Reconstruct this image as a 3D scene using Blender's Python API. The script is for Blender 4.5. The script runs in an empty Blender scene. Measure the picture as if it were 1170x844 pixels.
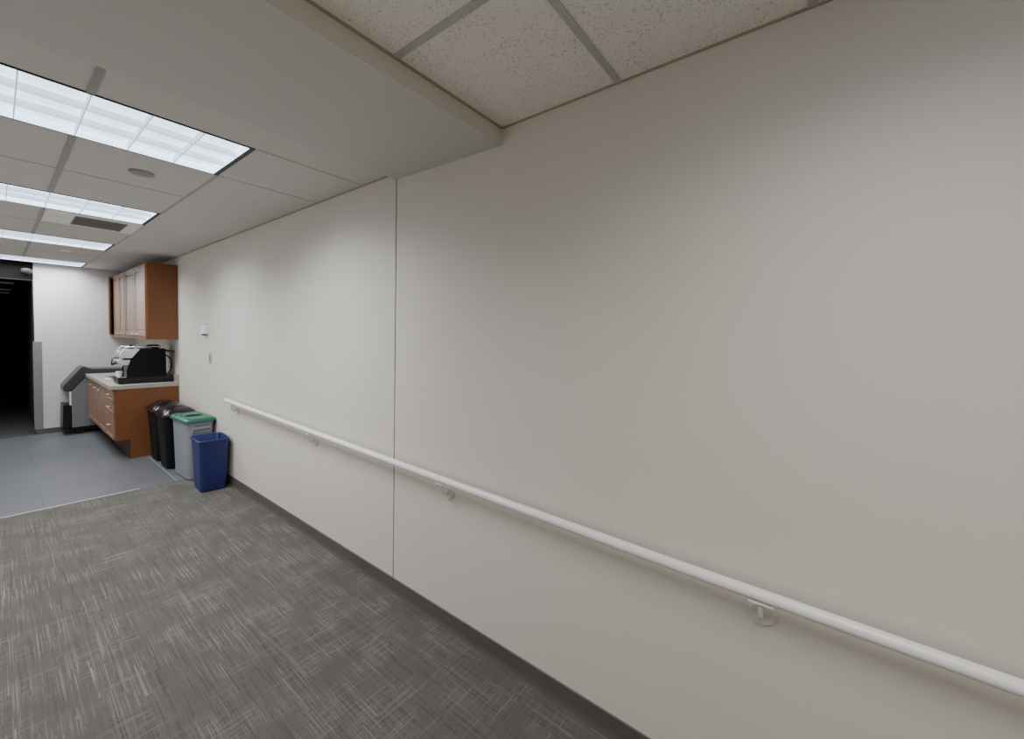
import bpy, bmesh, math, random
from mathutils import Vector, Matrix
random.seed(4)
scene = bpy.context.scene
COL = scene.collection
PI = math.pi

# ------------------------------------------------------------------ materials
def new_mat(name):
    m = bpy.data.materials.new(name); m.use_nodes = True
    nt = m.node_tree; b = nt.nodes['Principled BSDF']
    return m, nt, b

def simple(name, col, rough=.5, metal=0., spec=.5, var=.06, scale=6., bump=0., bscale=200.):
    m, nt, b = new_mat(name)
    tc = nt.nodes.new('ShaderNodeTexCoord')
    n = nt.nodes.new('ShaderNodeTexNoise'); n.inputs['Scale'].default_value = scale; n.inputs['Detail'].default_value = 3
    nt.links.new(tc.outputs['Object'], n.inputs['Vector'])
    r = nt.nodes.new('ShaderNodeValToRGB')
    r.color_ramp.elements[0].position = .3; r.color_ramp.elements[1].position = .7
    r.color_ramp.elements[0].color = (*[c*(1-var) for c in col], 1)
    r.color_ramp.elements[1].color = (*[min(1, c*(1+var)) for c in col], 1)
    nt.links.new(n.outputs['Fac'], r.inputs['Fac']); nt.links.new(r.outputs['Color'], b.inputs['Base Color'])
    b.inputs['Roughness'].default_value = rough; b.inputs['Metallic'].default_value = metal
    b.inputs['Specular IOR Level'].default_value = spec
    if bump > 0:
        n2 = nt.nodes.new('ShaderNodeTexNoise'); n2.inputs['Scale'].default_value = bscale
        nt.links.new(tc.outputs['Object'], n2.inputs['Vector'])
        bp = nt.nodes.new('ShaderNodeBump'); bp.inputs['Strength'].default_value = bump; bp.inputs['Distance'].default_value = .002
        nt.links.new(n2.outputs['Fac'], bp.inputs['Height']); nt.links.new(bp.outputs['Normal'], b.inputs['Normal'])
    return m

def wood(name, col, axis='z', rough=.38, contrast=.22):
    m, nt, b = new_mat(name)
    tc = nt.nodes.new('ShaderNodeTexCoord'); mp = nt.nodes.new('ShaderNodeMapping')
    mp.inputs['Scale'].default_value = {'z': (26, 26, 1.6), 'y': (26, 1.6, 26)}[axis]
    n = nt.nodes.new('ShaderNodeTexNoise'); n.inputs['Scale'].default_value = 1.6; n.inputs['Detail'].default_value = 6
    n.inputs['Distortion'].default_value = .6
    r = nt.nodes.new('ShaderNodeValToRGB')
    r.color_ramp.elements[0].position = .3; r.color_ramp.elements[1].position = .72
    r.color_ramp.elements[0].color = (*[c*(1-contrast) for c in col], 1)
    r.color_ramp.elements[1].color = (*[c*(1+contrast) for c in col], 1)
    nt.links.new(tc.outputs['Object'], mp.inputs['Vector']); nt.links.new(mp.outputs['Vector'], n.inputs['Vector'])
    nt.links.new(n.outputs['Fac'], r.inputs['Fac']); nt.links.new(r.outputs['Color'], b.inputs['Base Color'])
    b.inputs['Roughness'].default_value = rough
    return m

def emit(name, col, s):
    m, nt, b = new_mat(name)
    b.inputs['Base Color'].default_value = (.8, .8, .8, 1)
    b.inputs['Emission Color'].default_value = (*col, 1); b.inputs['Emission Strength'].default_value = s
    return m

def acoustic(name, col, speck, amount):
    m, nt, b = new_mat(name)
    tc = nt.nodes.new('ShaderNodeTexCoord')
    n = nt.nodes.new('ShaderNodeTexNoise'); n.inputs['Scale'].default_value = 150; n.inputs['Detail'].default_value = 2
    n.inputs['Roughness'].default_value = .55
    nt.links.new(tc.outputs['Object'], n.inputs['Vector'])
    big = nt.nodes.new('ShaderNodeTexNoise'); big.inputs['Scale'].default_value = 9; big.inputs['Detail'].default_value = 2
    nt.links.new(tc.outputs['Object'], big.inputs['Vector'])
    ad = nt.nodes.new('ShaderNodeMath'); ad.operation = 'MULTIPLY_ADD'; ad.inputs[1].default_value = .18
    nt.links.new(big.outputs['Fac'], ad.inputs[0]); nt.links.new(n.outputs['Fac'], ad.inputs[2])
    r = nt.nodes.new('ShaderNodeValToRGB')
    r.color_ramp.elements[0].position = amount; r.color_ramp.elements[1].position = amount + .035
    r.color_ramp.elements[0].color = (*speck, 1); r.color_ramp.elements[1].color = (*col, 1)
    nt.links.new(ad.outputs[0], r.inputs['Fac']); nt.links.new(r.outputs['Color'], b.inputs['Base Color'])
    bp = nt.nodes.new('ShaderNodeBump'); bp.inputs['Strength'].default_value = .4; bp.inputs['Distance'].default_value = .003
    nt.links.new(r.outputs['Color'], bp.inputs['Height']); nt.links.new(bp.outputs['Normal'], b.inputs['Normal'])
    b.inputs['Roughness'].default_value = .9
    return m

def carpet_mat():
    m, nt, b = new_mat('woven carpet tile')
    N = nt.nodes.new; L = nt.links.new
    tc = N('ShaderNodeTexCoord'); sp = N('ShaderNodeSeparateXYZ'); L(tc.outputs['Object'], sp.inputs[0])
    X, Y = sp.outputs['X'], sp.outputs['Y']
    def mth(op, a, bb=0., c=0.):
        x = N('ShaderNodeMath'); x.operation = op
        for i, v in enumerate((a, bb, c)):
            if isinstance(v, (int, float)): x.inputs[i].default_value = v
            else: L(v, x.inputs[i])
        return x.outputs[0]
    def wn(a, bb, seed):
        c = N('ShaderNodeCombineXYZ'); L(a, c.inputs[0])
        if bb is not None: L(bb, c.inputs[1])
        c.inputs[2].default_value = seed
        w = N('ShaderNodeTexWhiteNoise'); w.noise_dimensions = '3D'; L(c.outputs[0], w.inputs['Vector'])
        return w.outputs['Value']
    def dash(u, v, wid, ln, thr, seed):
        i = mth('FLOOR', mth('DIVIDE', u, wid))
        j = mth('FLOOR', mth('ADD', mth('DIVIDE', v, ln), mth('MULTIPLY', wn(i, None, seed), 9.)))
        r = wn(i, j, seed+.37)
        mr = N('ShaderNodeMapRange'); mr.inputs['From Min'].default_value = thr; mr.inputs['From Max'].default_value = 1.
        L(r, mr.inputs['Value']); return mr.outputs['Result']
    tx = mth('FLOOR', mth('DIVIDE', mth('ADD', X, .13), .5)); ty = mth('FLOOR', mth('DIVIDE', mth('ADD', Y, .21), .5))
    tr = wn(tx, ty, 3.3)                      # each carpet tile has its own mix of yarns
    soft = N('ShaderNodeTexNoise'); soft.inputs['Scale'].default_value = 4.5; soft.inputs['Detail'].default_value = 1
    L(tc.outputs['Object'], soft.inputs['Vector'])
    patch = N('ShaderNodeMapRange'); patch.inputs['From Min'].default_value = .38; patch.inputs['From Max'].default_value = .62
    patch.inputs['To Min'].default_value = .25
    L(soft.outputs['Fac'], patch.inputs['Value']); patch = patch.outputs['Result']
    a1 = dash(X, Y, .0045, .26, .93, 1.1)
    a2 = dash(X, Y, .0045, .22, .55, 2.2)
    a3 = dash(Y, X, .0050, .17, .80, 5.5)
    a4 = dash(Y, X, .0050, .05, .50, 8.1)
    dk = dash(X, Y, .0050, .18, .75, 6.6)
    wy = mth('MULTIPLY_ADD', tr, .6, .4)
    wx = mth('MULTIPLY_ADD', tr, -.35, .62)
    light = mth('MAXIMUM', mth('MULTIPLY', mth('MAXIMUM', mth('MULTIPLY', a1, 1.0), mth('MULTIPLY', a2, .55)), wy), mth('MULTIPLY', mth('MAXIMUM', a3, mth('MULTIPLY', a4, .45)), wx))
    light = mth('MULTIPLY', light, patch)
    fine = N('ShaderNodeTexNoise'); fine.inputs['Scale'].default_value = 190; fine.inputs['Detail'].default_value = 2
    L(tc.outputs['Object'], fine.inputs['Vector'])
    light = mth('MULTIPLY', light, mth('MULTIPLY_ADD', fine.outputs['Fac'], 1.5, .1))
    big = N('ShaderNodeTexNoise'); big.inputs['Scale'].default_value = 2.2
    L(tc.outputs['Object'], big.inputs['Vector'])
    base = N('ShaderNodeMix'); base.data_type = 'RGBA'
    base.inputs['A'].default_value = (.092, .085, .074, 1); base.inputs['B'].default_value = (.112, .105, .092, 1)
    L(big.outputs['Fac'], base.inputs['Factor'])
    d = N('ShaderNodeMix'); d.data_type = 'RGBA'; d.inputs['B'].default_value = (.05, .045, .04, 1)
    L(mth('MULTIPLY', dk, .45), d.inputs['Factor']); L(base.outputs['Result'], d.inputs['A'])
    mx = N('ShaderNodeMix'); mx.data_type = 'RGBA'; mx.inputs['B'].default_value = (.30, .285, .25, 1)
    L(light, mx.inputs['Factor']); L(d.outputs['Result'], mx.inputs['A'])
    L(mx.outputs['Result'], b.inputs['Base Color'])
    bp = N('ShaderNodeBump'); bp.inputs['Strength'].default_value = .5; bp.inputs['Distance'].default_value = .004
    L(fine.outputs['Fac'], bp.inputs['Height']); L(bp.outputs['Normal'], b.inputs['Normal'])
    b.inputs['Roughness'].default_value = .95; b.inputs['Specular IOR Level'].default_value = .15
    return m

def tile_mat():
    m, nt, b = new_mat('porcelain floor tile')
    N = nt.nodes.new; L = nt.links.new
    tc = N('ShaderNodeTexCoord'); mp = N('ShaderNodeMapping')
    mp.inputs['Location'].default_value = (.795, -5.50, 0)
    br = N('ShaderNodeTexBrick'); br.offset = 0.5; br.inputs['Scale'].default_value = 1.0
    br.inputs['Brick Width'].default_value = .95; br.inputs['Row Height'].default_value = .90
    br.inputs['Mortar Size'].default_value = .006; br.inputs['Mortar Smooth'].default_value = .2
    br.inputs['Color1'].default_value = (.122, .125, .134, 1); br.inputs['Color2'].default_value = (.114, .117, .126, 1)
    br.inputs['Mortar'].default_value = (.098, .10, .108, 1)
    L(tc.outputs['Object'], mp.inputs['Vector']); L(mp.outputs['Vector'], br.inputs['Vector'])
    n = N('ShaderNodeTexNoise'); n.inputs['Scale'].default_value = 3.5; n.inputs['Detail'].default_value = 5
    L(tc.outputs['Object'], n.inputs['Vector'])
    mr = N('ShaderNodeMapRange'); mr.inputs['To Min'].default_value = .82; mr.inputs['To Max'].default_value = 1.16
    L(n.outputs['Fac'], mr.inputs['Value'])
    mx = N('ShaderNodeMix'); mx.data_type = 'RGBA'; mx.blend_type = 'MULTIPLY'; mx.inputs['Factor'].default_value = 1
    L(br.outputs['Color'], mx.inputs['A']); L(mr.outputs['Result'], mx.inputs['B'])
    L(mx.outputs['Result'], b.inputs['Base Color'])
    b.inputs['Roughness'].default_value = .42; b.inputs['Specular IOR Level'].default_value = .35
    return m

M = {}
M['wall'] = simple('painted wall', (.70, .658, .595), .62, var=.012, scale=1.2, bump=.05, bscale=320)
M['pale'] = simple('warm white wall paint', (.84, .80, .74), .65, var=.01)
M['backwall'] = simple('painted end wall', (.62, .615, .605), .62, var=.012, scale=1.2)
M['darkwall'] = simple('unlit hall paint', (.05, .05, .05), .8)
M['soffit'] = simple('soffit paint', (.58, .565, .545), .8, var=.01, scale=1.)
M['soffitface'] = M['soffit']
M['act'] = acoustic('fissured acoustic tile', (.88, .84, .77), (.58, .55, .50), .45)
M['act2'] = acoustic('smooth acoustic tile', (.62, .605, .58), (.52, .505, .48), .46)
M['tee'] = simple('ceiling grid tee', (.50, .48, .445), .6)
M['teedark'] = simple('dark wide ceiling tee', (.36, .35, .335), .6)  # darker tone for the wide tee strip
M['angle'] = simple('ceiling edge angle', (.40, .34, .27), .7)
M['carpet'] = carpet_mat()
M['tile'] = tile_mat()
M['strip'] = simple('pale edge strip', (.55, .55, .55), .4)
M['grout'] = simple('pale grout', (.23, .228, .225), .7)
M['base'] = simple('rubber cove base', (.105, .092, .08), .55)
M['basegrey'] = simple('grey rubber base', (.085, .09, .095), .55)
M['seam'] = simple('joint shadow gap', (.10, .085, .07), .8)
M['guard'] = simple('vinyl corner guard', (.22, .21, .195), .5)
M['header'] = simple('header with painted shade', (.012, .012, .0115), .95, spec=.1)
M['frame'] = simple('jamb shade and dark hardware', (.02, .02, .02), .5)
M['rail'] = simple('white painted rail', (.86, .845, .815), .30, spec=.5, var=.01)
M['bracket'] = simple('white painted bracket', (.70, .665, .61), .4, var=.01)
M['wood'] = wood('brown maple panel', (.19, .068, .021), contrast=.08)
M['door'] = wood('maple front with painted sheen', (.27, .155, .09), rough=.28, contrast=.14)  # paler than the panel wood, reflected light mixed into the colour
M['darkwood'] = simple('dark cabinet wood', (.05, .02, .01), .6)  # dark wood of the toe kick
M['pull'] = simple('satin nickel', (.50, .47, .43), .42, metal=1.)
M['counter'] = simple('speckled laminate', (.38, .345, .29), .35, var=.12, scale=180)
M['steel'] = simple('brushed stainless', (.28, .285, .29), .42, metal=.6, var=.05)
M['chrome'] = simple('polished chrome', (.85, .86, .88), .16, metal=1., var=.02)
M['silver'] = simple('silver panel', (.70, .71, .74), .3, metal=.6)
M['black'] = simple('black plastic', (.006, .006, .007), .35, spec=.35)
M['blackmatt'] = simple('black enamel', (.004, .004, .006), .6, spec=.15)
M['lidblack'] = simple('black sloped lid', (.045, .046, .047), .42)
M['binblack'] = simple('black bin plastic', (.0035, .0035, .004), .55, spec=.2)
M['binlid'] = simple('black bin lid', (.008, .006, .007), .24)
M['bingrey'] = simple('grey bin plastic', (.235, .25, .275), .45)
M['slot'] = simple('dark vent slot', (.12, .125, .13), .6)
M['green'] = simple('green bin lid', (.010, .120, .072), .38)
M['greendark'] = simple('green lid edge', (.010, .12, .07), .4)
M['blue'] = simple('blue bin plastic', (.012, .018, .115), .42)
M['white'] = simple('white plastic', (.86, .86, .84), .4)
M['ivory'] = simple('grey switch plate', (.42, .41, .39), .45)
M['rubber'] = simple('black rubber', (.012, .012, .012), .7)
M['lamp'] = emit('glowing lamp lens', (.60, .77, 1.0), 2.3)
M['blade'] = emit('lit louver blade', (.66, .78, 1.0), .55)
M['housing'] = simple('black lamp trim', (.010, .010, .012), .5)
M['unlit'] = emit('unlit lens with added glow', (.8, .85, 1.0), .035)
M['vent'] = simple('vent frame', (.86, .84, .78), .5)
M['grille'] = simple('vent grille', (.20, .195, .18), .6)
M['disc'] = simple('beige cover plate', (.30, .285, .26), .5)
M['dome'] = simple('grey dome', (.05, .05, .046), .5)

# ------------------------------------------------------------------ mesh helpers
def box(bm, x0, x1, y0, y1, z0, z1, bev=0.):
    v = [bm.verts.new((x, y, z)) for x in (x0, x1) for y in (y0, y1) for z in (z0, z1)]
    q = [(0, 1, 3, 2), (4, 6, 7, 5), (0, 4, 5, 1), (2, 3, 7, 6), (0, 2, 6, 4), (1, 5, 7, 3)]
    fs = [bm.faces.new([v[i] for i in f]) for f in q]
    if bev > 0:
        es = list({e for f in fs for e in f.edges})
        bmesh.ops.bevel(bm, geom=es, offset=bev, segments=2, affect='EDGES', profile=.6)

def loft(bm, rings, cap0=True, cap1=True, closed=False):
    R = [[bm.verts.new(p) for p in r] for r in rings]
    n = len(R[0]); m = len(R)
    for i in range(m if closed else m-1):
        a, b = R[i], R[(i+1) % m]
        for k in range(n):
            bm.faces.new((a[k], a[(k+1) % n], b[(k+1) % n], b[k]))
    if not closed:
        if cap0: bm.faces.new(R[0][::-1])
        if cap1: bm.faces.new(R[-1])

def lattice(bm, xs, ys, keep, z0, z1):
    V = {}
    def v(i, j, z):
        if (i, j, z) not in V: V[i, j, z] = bm.verts.new((xs[i], ys[j], z))
        return V[i, j, z]
    nx, ny = len(xs)-1, len(ys)-1
    K = {(i, j) for i in range(nx) for j in range(ny) if keep(i, j)}
    for i, j in K:
        for z in (z0, z1): bm.faces.new([v(i, j, z), v(i+1, j, z), v(i+1, j+1, z), v(i, j+1, z)])
        for di, dj, a, b in ((-1, 0, (i, j), (i, j+1)), (1, 0, (i+1, j), (i+1, j+1)), (0, -1, (i, j), (i+1, j)), (0, 1, (i, j+1), (i+1, j+1))):
            if (i+di, j+dj) not in K:
                bm.faces.new([v(*a, z0), v(*b, z0), v(*b, z1), v(*a, z1)])

def rrect(cx, cy, hx, hy, r, z, n=6):
    r = min(r, hx*.99, hy*.99); P = []
    for k, (sx, sy) in enumerate(((1, 1), (-1, 1), (-1, -1), (1, -1))):
        for i in range(n+1):
            a = PI/2*(k + i/n)
            P.append((cx+sx*(hx-r)+r*math.cos(a), cy+sy*(hy-r)+r*math.sin(a), z))
    return P

def circ_like(cx, cy, r, z, n=28, ph=0., ry=None):
    ry = ry or r
    return [(cx+r*math.cos(ph+2*PI*i/n), cy+ry*math.sin(ph+2*PI*i/n), z) for i in range(n)]

def tube(bm, pts, r, n=14, radii=None):
    pts = [Vector(p) for p in pts]; rings = []
    t0 = (pts[1]-pts[0]).normalized()
    up = Vector((0, 0, 1)) if abs(t0.z) < .9 else Vector((1, 0, 0))
    u = t0.cross(up).normalized()
    for i, p in enumerate(pts):
        a = pts[max(0, i-1)]; b = pts[min(len(pts)-1, i+1)]
        t = (b-a).normalized(); u = (u - t*u.dot(t)).normalized(); w = t.cross(u)
        rr = radii[i] if radii else r
        rings.append([tuple(p + u*rr*math.cos(2*PI*k/n) + w*rr*math.sin(2*PI*k/n)) for k in range(n)])
    loft(bm, rings)

def prism_y(bm, poly, y0, y1, bev=0.):
    """poly of (x, z) extruded along y"""
    a = [bm.verts.new((x, y0, z)) for x, z in poly]; b = [bm.verts.new((x, y1, z)) for x, z in poly]
    n = len(poly); fs = [bm.faces.new(a), bm.faces.new(b[::-1])]
    for i in range(n): fs.append(bm.faces.new((a[i], b[i], b[(i+1) % n], a[(i+1) % n])))
    if bev > 0:
        es = list({e for f in fs for e in f.edges})
        bmesh.ops.bevel(bm, geom=es, offset=bev, segments=2, affect='EDGES', profile=.6)

def lathe_axis(bm, o, axis, prof, n=24):
    """prof: list of (distance along axis, radius)"""
    o = Vector(o); ax = Vector(axis).normalized()
    up = Vector((0, 0, 1)) if abs(ax.z) < .9 else Vector((1, 0, 0))
    u = ax.cross(up).normalized(); w = ax.cross(u)
    loft(bm, [[tuple(o + ax*d + (u*math.cos(2*PI*k/n) + w*math.sin(2*PI*k/n))*r) for k in range(n)] for d, r in prof])

def obj(name, build, mat, parent=None, smooth=False, mats=None):
    bm = bmesh.new(); build(bm)
    bmesh.ops.recalc_face_normals(bm, faces=bm.faces[:])
    me = bpy.data.meshes.new(name); bm.to_mesh(me); bm.free()
    me.materials.append(mat)
    if smooth:
        for p in me.polygons: p.use_smooth = True
        me.set_sharp_from_angle(angle=math.radians(38))
    o = bpy.data.objects.new(name, me); COL.objects.link(o)
    if parent: o.parent = parent; o.matrix_parent_inverse = Matrix.Identity(4)
    return o

def struct(name, build, mat, parent=None):
    o = obj(name, build, mat, parent)
    if parent is None: o['kind'] = 'structure'
    return o

def thing(name, label, cat, loc, rotz=0., group=None):
    o = bpy.data.objects.new(name, None); COL.objects.link(o)
    o.empty_display_size = .1
    o.location = loc; o.rotation_euler = (0, 0, rotz)
    o['label'] = label; o['category'] = cat
    if group: o['group'] = group
    return o

def tag(o, label, cat, group=None):
    o['label'] = label; o['category'] = cat
    if group: o['group'] = group
    return o

def kids(o): return list(o.children)
def dup(root, loc, label, group=None):
    r = root.copy(); COL.objects.link(r); r.location = loc; r['label'] = label
    if group: r['group'] = group
    for ch in kids(root):
        c = ch.copy(); COL.objects.link(c); c.parent = r
        for g in kids(ch):
            d = g.copy(); COL.objects.link(d); d.parent = c
    return r

B = lambda *a: (lambda bm: box(bm, *a))

# ------------------------------------------------------------------ setting
ZL, ZU = 2.612, 2.630           # lower and upper acoustic ceilings
YB = 9.50                       # end wall
YN = -3.2                       # behind the camera
XL = -2.47
JY = 2.105                      # vertical joint in the right wall
XO = -1.149                     # right edge of the dark opening

def wall_right(bm):
    box(bm, 0, .14, YN, JY-.005, 0, 2.75)
    box(bm, 0, .14, JY+.005, YB+.14, 0, 2.75)
struct('wall_right', wall_right, M['wall'])
struct('trim_1', B(.006, .02, JY-.005, JY+.005, .1, 2.57), M['seam'])
struct('wall_back', lambda bm: (box(bm, XO, 0, YB, YB+.14, 0, 2.75), 
                                box(bm, XL, -2.30, YB, YB+.14, 0, 2.75)), M['backwall'])
struct('wall_left', B(XL-.14, XL, YN, YB, 0, 2.75), M['pale'])
struct('wall_front', B(XL-.14, .14, YN-.14, YN, 0, 2.75), M['pale'])
struct('trim_10', B(-2.30, XO, YB, YB+.14, 2.352, 2.75), M['header'])  # wall over the opening, its shade painted in as near-black
# the dark hall beyond the opening
HY = 24.
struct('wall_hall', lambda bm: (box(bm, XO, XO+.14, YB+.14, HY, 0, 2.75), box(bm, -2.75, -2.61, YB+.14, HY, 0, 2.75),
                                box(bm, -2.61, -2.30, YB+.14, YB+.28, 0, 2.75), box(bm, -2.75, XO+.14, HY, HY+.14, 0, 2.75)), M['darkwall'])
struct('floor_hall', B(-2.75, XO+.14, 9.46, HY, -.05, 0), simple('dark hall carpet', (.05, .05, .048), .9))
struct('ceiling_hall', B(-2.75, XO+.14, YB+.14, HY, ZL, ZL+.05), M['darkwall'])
# floors
YT = 5.50
struct('floor', B(XL-.14, .14, YN, YT, -.05, 0), M['carpet'])
struct('floor_tile', lambda bm: box(bm, XL-.14, .14, YT, 9.46, -.05, 0), M['tile'])
struct('trim_2', B(XL, -.63, YT-.006, YT+.006, 0, .003), M['strip'])
struct('trim_3', B(-.333, -.324, YT, 6.875, 0, .002), M['grout'])
# ceilings
SY0, SY1 = 1.278, 2.108


def soffit(bm):
    a = [(SY0, 2.549), (SY1, 2.571), (SY1, 2.70), (SY0, 2.70)]
    loft(bm, [[(XL-.14, y, z) for y, z in a], [(.0, y, z) for y, z in a]])
struct('ceiling_soffit', soffit, M['soffit'])
XR, LW = -.640, .608
LY = [2.467, 4.478, 6.570, 8.805]
NLY = -.539
def ceil_low(bm):
    ys = sorted([SY1, YB+.14] + [y+.001 for y in LY] + [y+LW-.001 for y in LY])
    lattice(bm, [XL-.14, XR-1.218, XR-.001, .14], ys, lambda i, j: not (i == 1 and j % 2 == 1), ZL, ZL+.05)
struct('ceiling', ceil_low, M['act2'])
def ceil_up(bm):
    lattice(bm, [XL-.14, -.626-1.218, -.627, .14], [YN, -2.369, -2.37+LW-.001, NLY+.001, NLY+LW-.001, SY0+.01], lambda i, j: not (i == 1 and j in (1, 3)), ZU, ZU+.05)
struct('ceiling_upper', ceil_up, M['act'])
struct('trim_9', lambda bm: box(bm, XL, 0, SY0-.002, SY0, 2.549, ZU), M['wall'])
# grid tees
def tees_thin(bm):
    for a, b in ((LY[0]+LW, LY[1]), (LY[1]+LW, LY[2]), (LY[2]+LW, LY[3])):
        box(bm, XR-.004, XR+.012, a, b, ZL-.003, ZL+.002)
    for y in (2.467, 3.077, 3.78, 5.78, 7.9):
        w = .004 
        segs = [(XR+.012, 0)] if y < 3.5 else []
        if y > 3.5: segs.append((XL, XR))
        for a, b in segs: box(bm, a, b, y-w, y+w, ZL-.002, ZL+.002)
struct('trim_4', tees_thin, simple('thin ceiling tee', (.42, .405, .385), .6))
def tee_wide(bm):
    yy = SY1
    for l in LY:
        box(bm, -1.272, -1.247, yy, l, ZL-.004, ZL+.002); yy = l+LW
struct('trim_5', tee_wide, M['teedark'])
# upper ceiling grid
struct('trim_6', lambda bm: (box(bm, XL, 0, .681-.013, .681+.013, ZU-.004, ZU+.001), box(bm, XL, 0, .071-.013, .071+.013, ZU-.004, ZU+.001),
                             box(bm, -.626, -.600, YN, .668, ZU-.004, ZU+.001), box(bm, -.626, -.600, .694, SY0, ZU-.004, ZU+.001)), M['tee'])
struct('trim_7', lambda bm: (box(bm, -.009, 0, SY1, YB, ZL-.007, ZL), box(bm, -.009, 0, YN, SY0, ZU-.005, ZU),
                             box(bm, XL, -.012, SY0-.012, SY0, ZU-.006, ZU)), M['angle'])
# baseboards
def cove_r(bm):
    a = [(-.011, .0), (-.007, .012), (-.0045, .03), (-.004, .096), (0, .10), (0, 0)]
    prism_y(bm, a, YN, 6.0); prism_y(bm, a, 6.0, 6.87)
struct('baseboard_right', cove_r, M['base'])
struct('baseboard_left', B(XL, XL+.006, YN, YB, 0, .10), M['base'])
struct('baseboard_back', B(XO-.006, -.003, YB-.006, YB, 0, .075), M['basegrey'])
# opening jamb, its shade put in as near-black boards; corner guard
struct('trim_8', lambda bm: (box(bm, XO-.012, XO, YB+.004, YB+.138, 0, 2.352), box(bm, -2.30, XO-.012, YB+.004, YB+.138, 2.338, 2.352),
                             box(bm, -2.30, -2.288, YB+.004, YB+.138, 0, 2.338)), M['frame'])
g = obj('corner_guard', lambda bm: (box(bm, XO-.018, -1.079, YB-.007, YB, .072, 1.42), box(bm, XO-.018, XO-.012, YB, YB+.07, .072, 1.36)), M['guard'])
tag(g, 'grey beige vinyl corner guard on the wall edge by the dark opening', 'corner guard')

# ------------------------------------------------------------------ ceiling lights
def make_light(name, label, x1, y0, z, group):
    t = thing(name, label, 'ceiling light', (x1, y0, z), 0, group)
    W, D = 1.219, LW
    obj('light_frame', lambda bm: lattice(bm, [-W, -W+.012, -.022, 0], [0, .012, D-.004, D], lambda i, j: not (i == 1 and j == 1), -.004, .046), M['housing'], t)
    obj('reflector', lambda bm: lattice(bm, [-W+.0125, -.0245, -.0225], [.0125, D-.0065, D-.0045], lambda i, j: i == 1 or j == 1, -.001, .0335), M['lamp'], t)  # inner walls emit, lamp light they reflect is put in as glow
    obj('lens', B(-W+.012, -.022, .012, D-.004, .034, .044), M['lamp'], t)
    xs = [-W+.012]; ys = [.012]
    for k in range(5, 0, -1): xs += [-.022-k*.1975-.0025, -.022-k*.1975+.0025]
    for k in (1, 2): ys += [.012+k*.1973-.003, .012+k*.1973+.003]
    xs.append(-.025); ys.append(D-.007)
    obj('louver', lambda bm: lattice(bm, xs, ys, lambda i, j: i % 2 == 1 or j % 2 == 1, -.002, .032), M['blade'], t)
    return t
GL = 'recessed ceiling lights in a row'
labs = ['lit rectangular ceiling light nearest the soffit, the largest in view',
        'lit rectangular ceiling light second from the soffit, just before the air vent',
        'lit rectangular ceiling light third from the soffit, just past the air vent',
        'lit rectangular ceiling light farthest away, beside the end wall and dark opening']
lights = []
for i, y in enumerate(LY):
    if i == 0: lights.append(make_light('recessed_ceiling_light', labs[0], XR, y, ZL, GL))
    else: lights.append(dup(lights[0], (XR, y, ZL), labs[i], GL))
LPOW = 32.
def lamp(x, y, z, power, spread, col):
    L = bpy.data.lights.new('troffer_light', 'AREA'); L.shape = 'RECTANGLE'; L.size = 1.15; L.size_y = .56
    L.energy = power; L.color = col; L.spread = math.radians(spread)
    o = bpy.data.objects.new('troffer_light', L); COL.objects.link(o); o.location = (x, y, z)
for y in LY: lamp(XR-.61, y+LW/2, ZL-.008, LPOW, 150, (.95, .97, 1.0))
# the next fixture of the near ceiling, behind the photographer
lights.append(dup(lights[0], (-.626, NLY, ZU), 'lit rectangular ceiling light in the upper ceiling behind the soffit', GL))
lamp(-.626-.61, NLY+LW/2, ZU-.008, LPOW*.48, 146, (1., .95, .88))
lights.append(dup(lights[0], (-.626, -2.37, ZU), 'added unseen bounce light in the upper ceiling farthest behind the soffit', GL))  # extra fixture added to bounce light onto the upper ceiling
lamp(-.626-.61, -2.37+LW/2, ZU-.008, LPOW*.36, 150, (1., .95, .88))
# unlit fixtures down the dark hall, faint glow put into the lens to show them
for k, y in enumerate((13.9, 16.5, 18.0)):
    t = thing('recessed_ceiling_light', ['nearly dark ceiling light in the black hall, nearest the opening', 'nearly dark ceiling light in the black hall, second from the opening',
              'nearly dark ceiling light in the black hall, deepest one'][k], 'ceiling light', (-1.22, y, ZL-.012))
    obj('lens', B(-1.1, -.02, .02, .58, 0, .012), M['unlit'], t)
    obj('light_frame', lambda bm: lattice(bm, [-1.12, -1.1, -.02, 0], [0, .02, .58, .6], lambda i, j: not (i == 1 and j == 1), 0, .012), M['housing'], t)

# ceiling vent and small plates
t = thing('air_vent', 'square ceiling air vent with dark grille beside the second light', 'air vent', (-.945, 5.395, ZL))
def vent_grille(bm):
    ys = [-.22]
    for k in range(9): ys += [-.205+.05*k, -.190+.05*k]
    lattice(bm, [-.13, -.12, .20, .21], ys+[.255], lambda i, j: i != 1 or j % 2 == 1, -.008, -.001)
obj('backing', B(-.13, .21, -.22, .255, -.001, 0), M['grille'], t)
obj('frame', lambda bm: lattice(bm, [-.30, -.13, .21, .30], [-.295, -.22, .255, .295], lambda i, j: not (i == 1 and j == 1), -.010, 0), M['vent'], t)
obj('grille', vent_grille, M['grille'], t)
for (x, y, r, lb) in ((-.939, 3.43, .062, 'round beige cover plate on the ceiling between the first two lights'),
                      (-.949, 7.62, .055, 'small round cover plate on the ceiling between the third and fourth lights')):
    o = obj('ceiling_cover_plate', lambda bm: lathe_axis(bm, (0, 0, 0), (0, 0, -1), [(0, r), (.006, r), (.010, r*.9), (.011, r*.5)], 32), M['disc'] if y < 5 else M['vent'], smooth=True)
    o.location = (x, y, ZL); tag(o, lb, 'cover plate', 'round ceiling cover plates')
t = thing('dome_sensor', 'small grey dome fixture above the dark opening under the ceiling', 'sensor', (-1.215, YB, 2.475))
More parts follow.
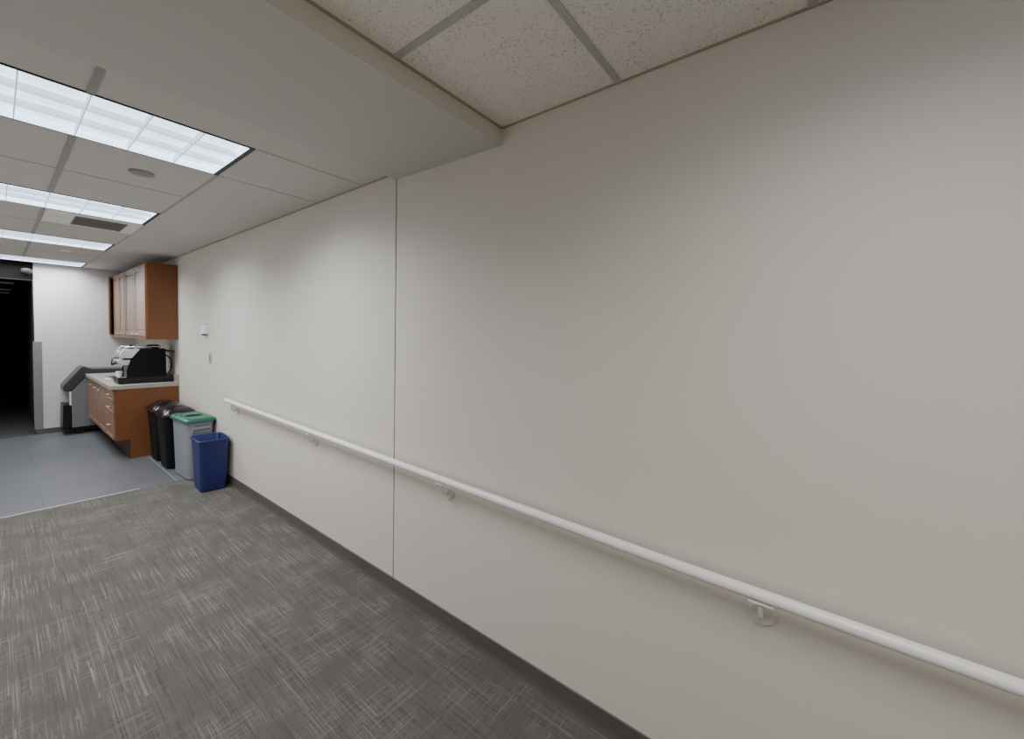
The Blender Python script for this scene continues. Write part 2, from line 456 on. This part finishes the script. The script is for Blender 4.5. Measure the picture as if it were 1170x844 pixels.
obj('mount', lambda bm: lathe_axis(bm, (0, 0, 0), (0, -1, 0), [(0, .045), (.02, .045), (.03, .03), (.075, .028)], 20), M['frame'], t, True)
obj('dome', lambda bm: lathe_axis(bm, (0, -.09, .03), (0, 0, -1), [(0, .03), (.01, .055), (.04, .057), (.065, .045), (.08, .02)], 20), M['dome'], t, True)

# ------------------------------------------------------------------ handrail
RP = [(4.90, .917), (2.021, .862), (.37, .835), (-1.6, .822)]
def rz(y):
    for (a, za), (b, zb) in zip(RP, RP[1:]):
        if b <= y: return za + (zb-za)*(y-a)/(b-a)
    return RP[-1][1]
t = thing('handrail', 'long white round handrail running along the right wall', 'handrail', (0, 0, 0))
RX, RR = -.060, .0195
def railm(bm):
    ys = [4.87-k*.25 for k in range(27)]
    pts = [(RX, 4.90, rz(4.90)), (RX, 4.895, rz(4.895))] + [(RX, y, rz(y)) for y in ys if y > -1.6]
    tube(bm, pts, RR, 20, [RR*.86]+[RR]*(len(pts)-1))
obj('rail', railm, M['rail'], t, True)
obj('end_plug', lambda bm: lathe_axis(bm, (RX, 4.77, rz(4.77)+RR-.002), (0, 0, 1), [(0, .006), (.003, .0055)], 12), M['bracket'], t, True)
for yb in (4.73, 3.10, 1.605, .135):
    z = rz(yb)
    ro = obj('rosette', lambda bm: lathe_axis(bm, (0, yb, z-.088), (-1, 0, 0), [(0, .038), (.006, .038), (.011, .033), (.013, .012)], 28), M['bracket'], t, True)
    obj('bracket_arm', lambda bm: tube(bm, [(-.010, yb, z-.088), (-.028, yb, z-.088), (-.045, yb, z-.080), (-.056, yb, z-.062), (RX, yb, z-.030)], .0075, 12), M['bracket'], ro, True)
    obj('saddle', lambda bm: box(bm, RX-.013, RX+.013, yb-.034, yb+.034, z-.026, z-.0185, .002), M['rail'], ro)

# wall box and switch
t = thing('wall_box', 'small white box on the right wall with a dark underside', 'wall device', (0, 5.705, 1.665))
obj('case', lambda bm: box(bm, -.05, 0, -.055, .055, -.072, .072, .006), M['white'], t)
obj('top_cap', lambda bm: box(bm, -.053, -.0, -.058, .058, .040, .046), M['ivory'], t)
obj('nozzle', lambda bm: lathe_axis(bm, (-.028, 0, -.072), (0, 0, -1), [(0, .026), (.012, .022), (.016, .012)], 16), M['rubber'], t, True)
t = thing('switch_plate', 'grey wall switch plate below the small white box', 'light switch', (0, 5.572, 1.315))
obj('plate', lambda bm: box(bm, -.007, 0, -.036, .036, -.058, .058, .003), M['ivory'], t)
obj('rocker', lambda bm: box(bm, -.012, -.007, -.016, .016, -.032, .032, .002), M['guard'], t)
for s in (-1, 1): obj('screw', lambda bm: lathe_axis(bm, (-.007, 0, s*.047), (-1, 0, 0), [(0, .004), (.002, .003)], 10), M['frame'], t)

# ------------------------------------------------------------------ cabinets
def panel(bm, xf, y0, y1, z0, z1, th=.02, fr=.055):
    """raised panel door, face towards -x"""
    def r(x, i): return [(x, y0+i, z0+i), (x, y1-i, z0+i), (x, y1-i, z1-i), (x, y0+i, z1-i)]
    f = min(fr, (z1-z0)*.26, (y1-y0)*.26)
    loft(bm, [r(xf+th, 0), r(xf+.003, 0), r(xf, .003), r(xf, f), r(xf+.009, f+.006), r(xf+.009, f+.014), r(xf+.002, f+.036), r(xf+.002, f+.038)])
def pull(bm, xf, y, z, L=.09, vert=False):
    h = L/2
    pts = [(xf, y-h, z), (xf-.018, y-h*.85, z), (xf-.026, y-h*.4, z), (xf-.026, y+h*.4, z), (xf-.018, y+h*.85, z), (xf, y+h, z)]
    if vert: pts = [(x, y, z+(q-y)) for x, q, zz in pts]
    tube(bm, pts, .006, 8)

UX = -.333
def upper(label, y0, y1, doors, first=False):
    t = thing('wall_cabinet', label, 'cabinet', (0, y0, 1.508), 0, 'brown wall cabinets in a row')
    L = y1-y0
    obj('carcass', lambda bm: (box(bm, UX+.021, -.002, 0, L, 0, .988, .002)), M['wood'], t)
    obj('bottom_rail', lambda bm: box(bm, UX+.004, UX+.021, 0, L, 0, .035), M['wood'], t)
    for (a, b, hy, ang) in doors:
        a -= y0; b -= y0; hy -= y0
        piv = Vector((UX+.02, a if ang >= 0 else b, 0))
        d = obj('cabinet_door', lambda bm: panel(bm, UX - piv.x, a-piv.y, b-piv.y, .040, .965), M['door'], t)
        d.location = piv
        d.rotation_euler = (0, 0, ang)
        obj('door_pull', lambda bm: pull(bm, UX-piv.x, hy-piv.y, .062, .10), M['pull'], d, True)
    return t
upper('brown wall cabinet over the coffee machine, nearest of the row with its end panel showing', 6.88, 8.155, [(6.90, 7.515, 7.41, 0), (7.53, 8.14, 7.66, 0)])
upper('brown double door wall cabinet in the middle of the row', 8.16, 9.10, [(8.175, 8.62, 8.52, 0), (8.635, 9.085, 8.75, 0)])
upper('narrow brown wall cabinet against the end wall with its door ajar', 9.11, 9.49, [(9.125, 9.475, 9.20, -.16)])

BX = -.640
def base_cab(label, y0, y1, doors=(), drawers=()):
    t = thing('base_cabinet', label, 'cabinet', (0, y0, 0), 0, 'brown base cabinets in a row')
    L = y1-y0
    prof = [(BX+.021, .245), (BX+.021, .886), (-.003, .886), (-.003, 0), (-.488, 0), (-.488, .245)]
    obj('carcass', lambda bm: prism_y(bm, prof, 0, L), M['wood'], t)
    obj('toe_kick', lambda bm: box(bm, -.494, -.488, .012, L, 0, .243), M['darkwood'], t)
    for (a, b, hy) in doors:
        d = obj('cabinet_door', lambda bm: panel(bm, BX, a-y0, b-y0, .252, .868), M['door'], t)
        obj('door_pull', lambda bm: pull(bm, BX, hy-y0, .790), M['pull'], d, True)
    for (a, b, z0, z1) in drawers:
        d = obj('drawer', lambda bm: panel(bm, BX, a-y0, b-y0, z0, z1, fr=.035), M['door'], t)
        obj('drawer_pull', lambda bm: pull(bm, BX, (a+b)/2-y0, (z0+z1)/2+.01), M['pull'], d, True)
    return t
base_cab('brown base cabinet with a stack of three drawers behind the black bins', 6.88, 7.42,
         drawers=[(6.91, 7.41, .722, .868), (6.91, 7.41, .572, .712), (6.91, 7.41, .262, .562)])
base_cab('brown base cabinet with one door in the middle of the row', 7.425, 8.035, doors=[(7.435, 8.03, 7.93)])
base_cab('brown base cabinet with two doors beside the sloped lid bin', 8.04, 9.05, doors=[(8.05, 8.535, 8.27), (8.55, 9.04, 8.78)])

t = thing('countertop', 'pale speckled laminate countertop over the base cabinets', 'countertop', (0, 6.865, .886))
CZ = .932
def ctop(bm):
    h = CZ-.886; y1 = 9.05-6.865
    for a in ((-.665, -.52, 0, y1), (-.14, -.002, 0, y1), (-.52, -.14, 0, 1.10), (-.52, -.14, 1.52, y1)):
        box(bm, a[0], a[1], a[2], a[3], 0, h)
obj('worktop', ctop, M['counter'], t)
bs = obj('backsplash', B(-.020, -.002, 6.867, 9.05, CZ, CZ+.10), M['counter']); tag(bs, 'low pale laminate backsplash strip along the wall above the countertop', 'backsplash')
t = thing('bar_sink', 'small stainless bar sink set into the pale countertop', 'sink', (-.33, 8.175, CZ))
def basin(bm):
    rings = [rrect(0, 0, .20, .22, .03, .001), rrect(0, 0, .20, .22, .03, .005), rrect(0, 0, .175, .195, .03, .005), rrect(0, 0, .165, .185, .04, -.02),
             rrect(0, 0, .155, .175, .05, -.045), rrect(0, 0, .02, .02, .015, -.045)]
    loft(bm, rings, cap0=False, cap1=True)
obj('basin', basin, M['steel'], t, True)
o = obj('folded_cloth', lambda bm: (box(bm, -.03, .03, -.05, .05, 0, .010, .003), box(bm, -.028, .028, -.046, .03, .010, .018, .003)), M['white'])
o.location = (-.565, 7.86, CZ); tag(o, 'small folded white cloth on the counter left of the coffee machine', 'cloth')

# ------------------------------------------------------------------ espresso machine
EY, EW = 7.03, .36
t = thing('espresso_machine', 'black and chrome espresso machine on the pale counter', 'coffee machine', (0, EY, CZ))
z0 = CZ
def P(l): return [(x, z-z0) for x, z in l]
side = P([(-.488, 1.015), (-.49, 1.10), (-.47, 1.182), (-.45, 1.235), (-.425, 1.266), (-.385, 1.335), (-.355, 1.372), (-.125, 1.388), (-.105, 1.375), (-.10, 1.20), (-.105, 1.05), (-.09, 1.015)])
for a, b in ((0, .035), (EW-.035, EW)):
    obj('side_panel', lambda bm: prism_y(bm, side, a, b, .006), M['blackmatt'], t)
obj('base_tray', lambda bm: box(bm, -.572, -.03, 0, EW, .012, 1.015-z0, .006), M['black'], t)
for fx in (-.53, -.10):
    for fy in (.06, EW-.06): obj('foot', lambda bm: lathe_axis(bm, (fx, fy, 0), (0, 0, 1), [(0, .022), (.012, .020)], 14), M['rubber'], t)
obj('body_shell', lambda bm: prism_y(bm, P([(-.44, 1.015), (-.44, 1.25), (-.385, 1.32), (-.13, 1.375), (-.112, 1.36), (-.112, 1.015)]), .036, EW-.036), M['black'], t)
obj('head_panel', lambda bm: prism_y(bm, P([(-.555, 1.29), (-.545, 1.335), (-.52, 1.365), (-.36, 1.378), (-.39, 1.34), (-.44, 1.262), (-.54, 1.262)]), -.004, EW, .006), M['silver'], t)
obj('drip_grate', lambda bm: [box(bm, -.575, -.46, .03+.03*k, .042+.03*k, 1.016-z0, 1.024-z0) for k in range(10)], M['chrome'], t)
obj('front_splash', lambda bm: box(bm, -.475, -.445, .04, EW-.04, 1.02-z0, 1.24-z0), M['steel'], t)
for gy in (.18,):
    gh = obj('group_head', lambda bm: (lathe_axis(bm, (-.515, gy, 1.262-z0), (0, 0, -1), [(0, .052), (.02, .055), (.04, .050)], 24),
                                       lathe_axis(bm, (-.515, gy, 1.215-z0), (0, 0, -1), [(0, .040), (.015, .042), (.035, .034), (.042, .012)], 24)), M['chrome'], t, True)
    obj('portafilter_handle', lambda bm: tube(bm, [(-.55, gy, 1.195-z0), (-.585, gy, 1.188-z0), (-.61, gy, 1.178-z0)], .014, 12, [.010, .014, .016]), M['black'], gh, True)
obj('head_bowl', lambda bm: prism_y(bm, P([(-.585, 1.235), (-.57, 1.205), (-.54, 1.175), (-.475, 1.17), (-.455, 1.18), (-.455, 1.24)]), .012, EW-.012, .008), M['silver'], t)
obj('steam_knob', lambda bm: (lathe_axis(bm, (-.53, .06, 1.30-z0), (-1, 0, 0), [(-.012, .030), (.012, .042), (.035, .040), (.045, .02)], 20),
                              lathe_axis(bm, (-.53, .06, 1.36-z0), (-.5, 0, 1), [(0, .016), (.03, .018), (.05, .010)], 14),
                              lathe_axis(bm, (-.50, .06, 1.36-z0), (.1, 0, 1), [(0, .010), (.03, .012), (.042, .006)], 14)), M['chrome'], t, True)
obj('steam_wand', lambda bm: tube(bm, [(-.56, .03, 1.26-z0), (-.60, .02, 1.275-z0), (-.622, .015, 1.25-z0), (-.628, .012, 1.19-z0)], .006, 10), M['black'], t, True)
for ry in (.03, EW-.03):
    obj('cup_rail', lambda bm: tube(bm, [(-.50, ry, 1.365-z0), (-.50, ry, 1.402-z0), (-.11, ry, 1.412-z0), (-.11, ry, 1.38-z0)], .006, 10), M['chrome'], t, True)
obj('rear_cap', lambda bm: prism_y(bm, P([(-.13, 1.375), (-.01, 1.352), (-.012, 1.338), (-.09, 1.338)]), 0, EW, .004), M['black'], t)
obj('power_cord', lambda bm: tube(bm, [(-.10, .10, 1.30-z0), (-.065, .09, 1.275-z0), (-.032, .09, 1.235-z0), (-.026, .09, 1.17-z0), (-.036, .09, 1.09-z0), (-.07, .10, 1.018-z0)], .009, 10), M['rubber'], t, True)
o = obj('cup', lambda bm: loft(bm, [circ_like(0, 0, .024, 0), circ_like(0, 0, .034, .07), circ_like(0, 0, .031, .07), circ_like(0, 0, .022, .006)]), M['white'], None, True)
o.location = (-.552, EY+.08, CZ+.092); tag(o, 'small white cup on the drip tray of the coffee machine', 'cup')
o = obj('tamper', lambda bm: lathe_axis(bm, (0, 0, 0), (0, 0, 1), [(0, .03), (.012, .03), (.018, .012), (.04, .016), (.055, .012)], 18), M['black'], None, True)
o.location = (-.415, EY+.22, 1.376); tag(o, 'small black tamper on top of the coffee machine above the chrome head', 'tamper')
o = obj('cup_lid_stack', lambda bm: (box(bm, -.075, .075, -.06, .06, 0, .03, .008), box(bm, -.055, .055, -.045, .045, .03, .042, .005)), M['black'])
o.location = (-.20, EY+.20, 1.392); tag(o, 'flat black lidded box on top of the coffee machine toward the wall', 'box')

# ------------------------------------------------------------------ sloped bin on casters
t = thing('ice_bin', 'stainless sided wheeled bin with black sloped lid between counter and end wall', 'storage bin', (.008, 9.08, 0))
D = .40
obj('body', lambda bm: prism_y(bm, [(-.82, .11), (-.82, .665), (-.64, .905), (-.05, .905), (-.05, .11)], 0, D, .006), M['steel'], t)
obj('sloped_lid', lambda bm: prism_y(bm, [(-.905, .755), (-.905, .70), (-.895, .675), (-.86, .668), (-.82, .672), (-.66, .91), (-.60, .955), (-.60, 1.005), (-.69, 1.045), (-.715, 1.03)], -.012, D+.012, .008), M['lidblack'], t)
obj('top_cover', lambda bm: prism_y(bm, [(-.60, .906), (-.60, 1.002), (-.04, .985), (-.04, .906)], -.004, D+.004, .006), M['lidblack'], t)
obj('front_panel', lambda bm: prism_y(bm, [(-.918, .10), (-.908, .47), (-.82, .455), (-.82, .10)], -.004, D+.004, .006), M['black'], t)
obj('front_post', lambda bm: box(bm, -.842, -.822, -.003, .03, .456, .668), M['white'], t)
obj('base_skirt', lambda bm: box(bm, -.81, -.07, .02, D-.02, .085, .109), M['black'], t)
for cx in (-.74, -.14):
    for cy in (.06, D-.06):
        w = obj('caster', lambda bm: lathe_axis(bm, (cx, cy-.014, .040), (0, 1, 0), [(0, .034), (.004, .040), (.024, .040), (.028, .034)], 20), M['rubber'], t, True)
        obj('caster_fork', lambda bm: loft(bm, [[(x, cy+q, z) for q, z in ((-.024, .03), (-.016, .03), (-.016, .080), (.016, .080), (.016, .03), (.024, .03), (.024, .0845), (-.024, .0845))] for x in (cx-.02, cx+.02)]), M['black'], w)

# ------------------------------------------------------------------ bins by the wall
def tub(hx0, hy0, hx1, hy1, r0, r1, H, rim=.010, th=.004, z0=0.):
    return [rrect(0, 0, hx0-.012, hy0-.012, r0, z0), rrect(0, 0, hx0, hy0, r0, z0+.012), rrect(0, 0, hx0+(hx1-hx0)*.5, hy0+(hy1-hy0)*.5, (r0+r1)/2, z0+H*.5),
            rrect(0, 0, hx1, hy1, r1, H-.028), rrect(0, 0, hx1+rim, hy1+rim, r1+rim, H-.026), rrect(0, 0, hx1+rim, hy1+rim, r1+rim, H-.004), rrect(0, 0, hx1+rim-.004, hy1+rim-.004, r1+rim, H),
            rrect(0, 0, hx1-th+.004, hy1-th+.004, r1, H), rrect(0, 0, hx1-th, hy1-th, r1, H-.006), rrect(0, 0, hx0-th, hy0-th, r0, z0+.02)]
# blue
o = obj('recycling_bin', lambda bm: loft(bm, tub(.112, .150, .128, .176, .035, .035, .53)), M['blue'], None, True)
o.location = (-.156, 5.037, 0); o.rotation_euler = (0, 0, math.radians(-3))
tag(o, 'open blue plastic wastebasket at the front of the bins by the wall', 'bin')
# grey with green lid
t = thing('recycling_bin', 'grey slim bin with green lid behind the blue bin', 'bin', (-.155, 5.63, 0), math.radians(3))
hx, hy = .122, .255
obj('bin_body', lambda bm: loft(bm, tub(hx-.012, hy-.025, hx, hy, .05, .05, .638, .006)), M['bingrey'], t, True)
def vents(bm):
    for zc, w in ((.545, .082), (.605, .07)):
        box(bm, -w, w, -hy-.006, -hy+.002, zc-.012, zc+.012, .003)
obj('handle_vent', lambda bm: box(bm, -.085, .085, -hy-.0035, -hy+.004, .520, .612, .003), simple('grey vent plate', (.30, .315, .335), .4), t)
obj('vent_slot', lambda bm: (box(bm, -.074, .074, -hy-.0055, -hy-.0035, .590, .602), box(bm, -.078, .078, -hy-.0055, -hy-.0035, .534, .556)), M['slot'], t)
lz = .632
def glid(bm):
    n = 28
    R = [rrect(0, 0, hx+.018, hy+.018, .045, lz), rrect(0, 0, hx+.022, hy+.022, .045, lz+.004), rrect(0, 0, hx+.020, hy+.020, .045, lz+.024),
         rrect(0, 0, hx+.004, hy+.006, .045, lz+.040), rrect(0, 0, hx-.012, hy-.012, .04, lz+.044)]
    ring = rrect(0, 0, 1, 1, .999, 0)
    ph = 0
    def circ(r, z): return [(r*math.cos(math.atan2(y, x)), r*math.sin(math.atan2(y, x))*1.0 - .03, z) for x, y, _ in ring]
    R += [circ(.088, lz+.046), circ(.080, lz+.044), circ(.078, lz+.012), circ(.084, lz+.004)]
    loft(bm, R, closed=True)
gl = obj('bin_lid', glid, M['green'], t, True)
obj('lid_hood', lambda bm: loft(bm, [rrect(-hx+.022, .13, .026, .085, .022, lz+.040), rrect(-hx+.024, .13, .020, .075, .018, lz+.054), rrect(-hx+.027, .13, .010, .06, .008, lz+.058)]), M['green'], gl, True)
# black bins with domed lids
def blackbin(label, x, y):
    t = thing('trash_bin', label, 'bin', (x, y, 0), 0, 'black bins with domed lids')
    bx, by = .152, .205
    obj('bin_body', lambda bm: loft(bm, tub(bx-.032, by-.035, bx, by, .06, .06, .635, .006)), M['binblack'], t, True)
    z = .625
    lid = obj('bin_lid', lambda bm: loft(bm, [rrect(0, 0, bx+.012, by+.012, .065, z), rrect(0, 0, bx+.016, by+.016, .065, z+.006), rrect(0, 0, bx+.014, by+.014, .065, z+.028),
          rrect(0, 0, bx-.004, by-.004, .07, z+.050), rrect(0, 0, bx-.035, by-.04, .07, z+.078), rrect(0, 0, bx-.07, by-.085, .06, z+.096), rrect(0, 0, .035, .06, .03, z+.104)]), M['binlid'], t, True)
    obj('swing_flap', lambda bm: loft(bm, [rrect(-.01, 0, .072, .105, .04, z+.085), rrect(-.01, 0, .070, .103, .04, z+.104), rrect(-.01, 0, .055, .085, .035, z+.110), rrect(-.01, 0, .02, .04, .02, z+.112)]), M['binlid'], lid, True)
    return t
b1 = blackbin('black bin with domed lid directly behind the green lidded bin', -.188, 6.175)
b2 = dup(b1, (-.190, 6.628, 0), 'black bin with domed lid against the cabinet end panel', 'black bins with domed lids')

# ------------------------------------------------------------------ camera, world, view
f, yaw, pitch, roll = 461.64, .9082, -.0353, .0193
d = 1.523; H = 1.625
fw = Vector((math.sin(yaw)*math.cos(pitch), math.cos(yaw)*math.cos(pitch), math.sin(pitch)))
rr = Vector((math.cos(yaw), -math.sin(yaw), 0)); uu = rr.cross(fw)
r2 = rr*math.cos(roll)+uu*math.sin(roll); u2 = -rr*math.sin(roll)+uu*math.cos(roll)
cam = bpy.data.cameras.new('camera'); cam.sensor_fit = 'HORIZONTAL'; cam.sensor_width = 36; cam.lens = 36*f/1170; cam.clip_start = .02; cam.shift_y = -20.54/1170
co = bpy.data.objects.new('camera', cam); COL.objects.link(co)
mw = Matrix.Identity(4)
for i in range(3): mw[i][0] = r2[i]; mw[i][1] = u2[i]; mw[i][2] = -fw[i]
mw[0][3], mw[1][3], mw[2][3] = -d, 0, H
co.matrix_world = mw
scene.camera = co
w = bpy.data.worlds.new('world'); scene.world = w; w.use_nodes = True
w.node_tree.nodes['Background'].inputs['Color'].default_value = (.02, .02, .02, 1)
scene.view_settings.view_transform = 'AgX'
scene.view_settings.look = 'None'
scene.view_settings.exposure = 0.1
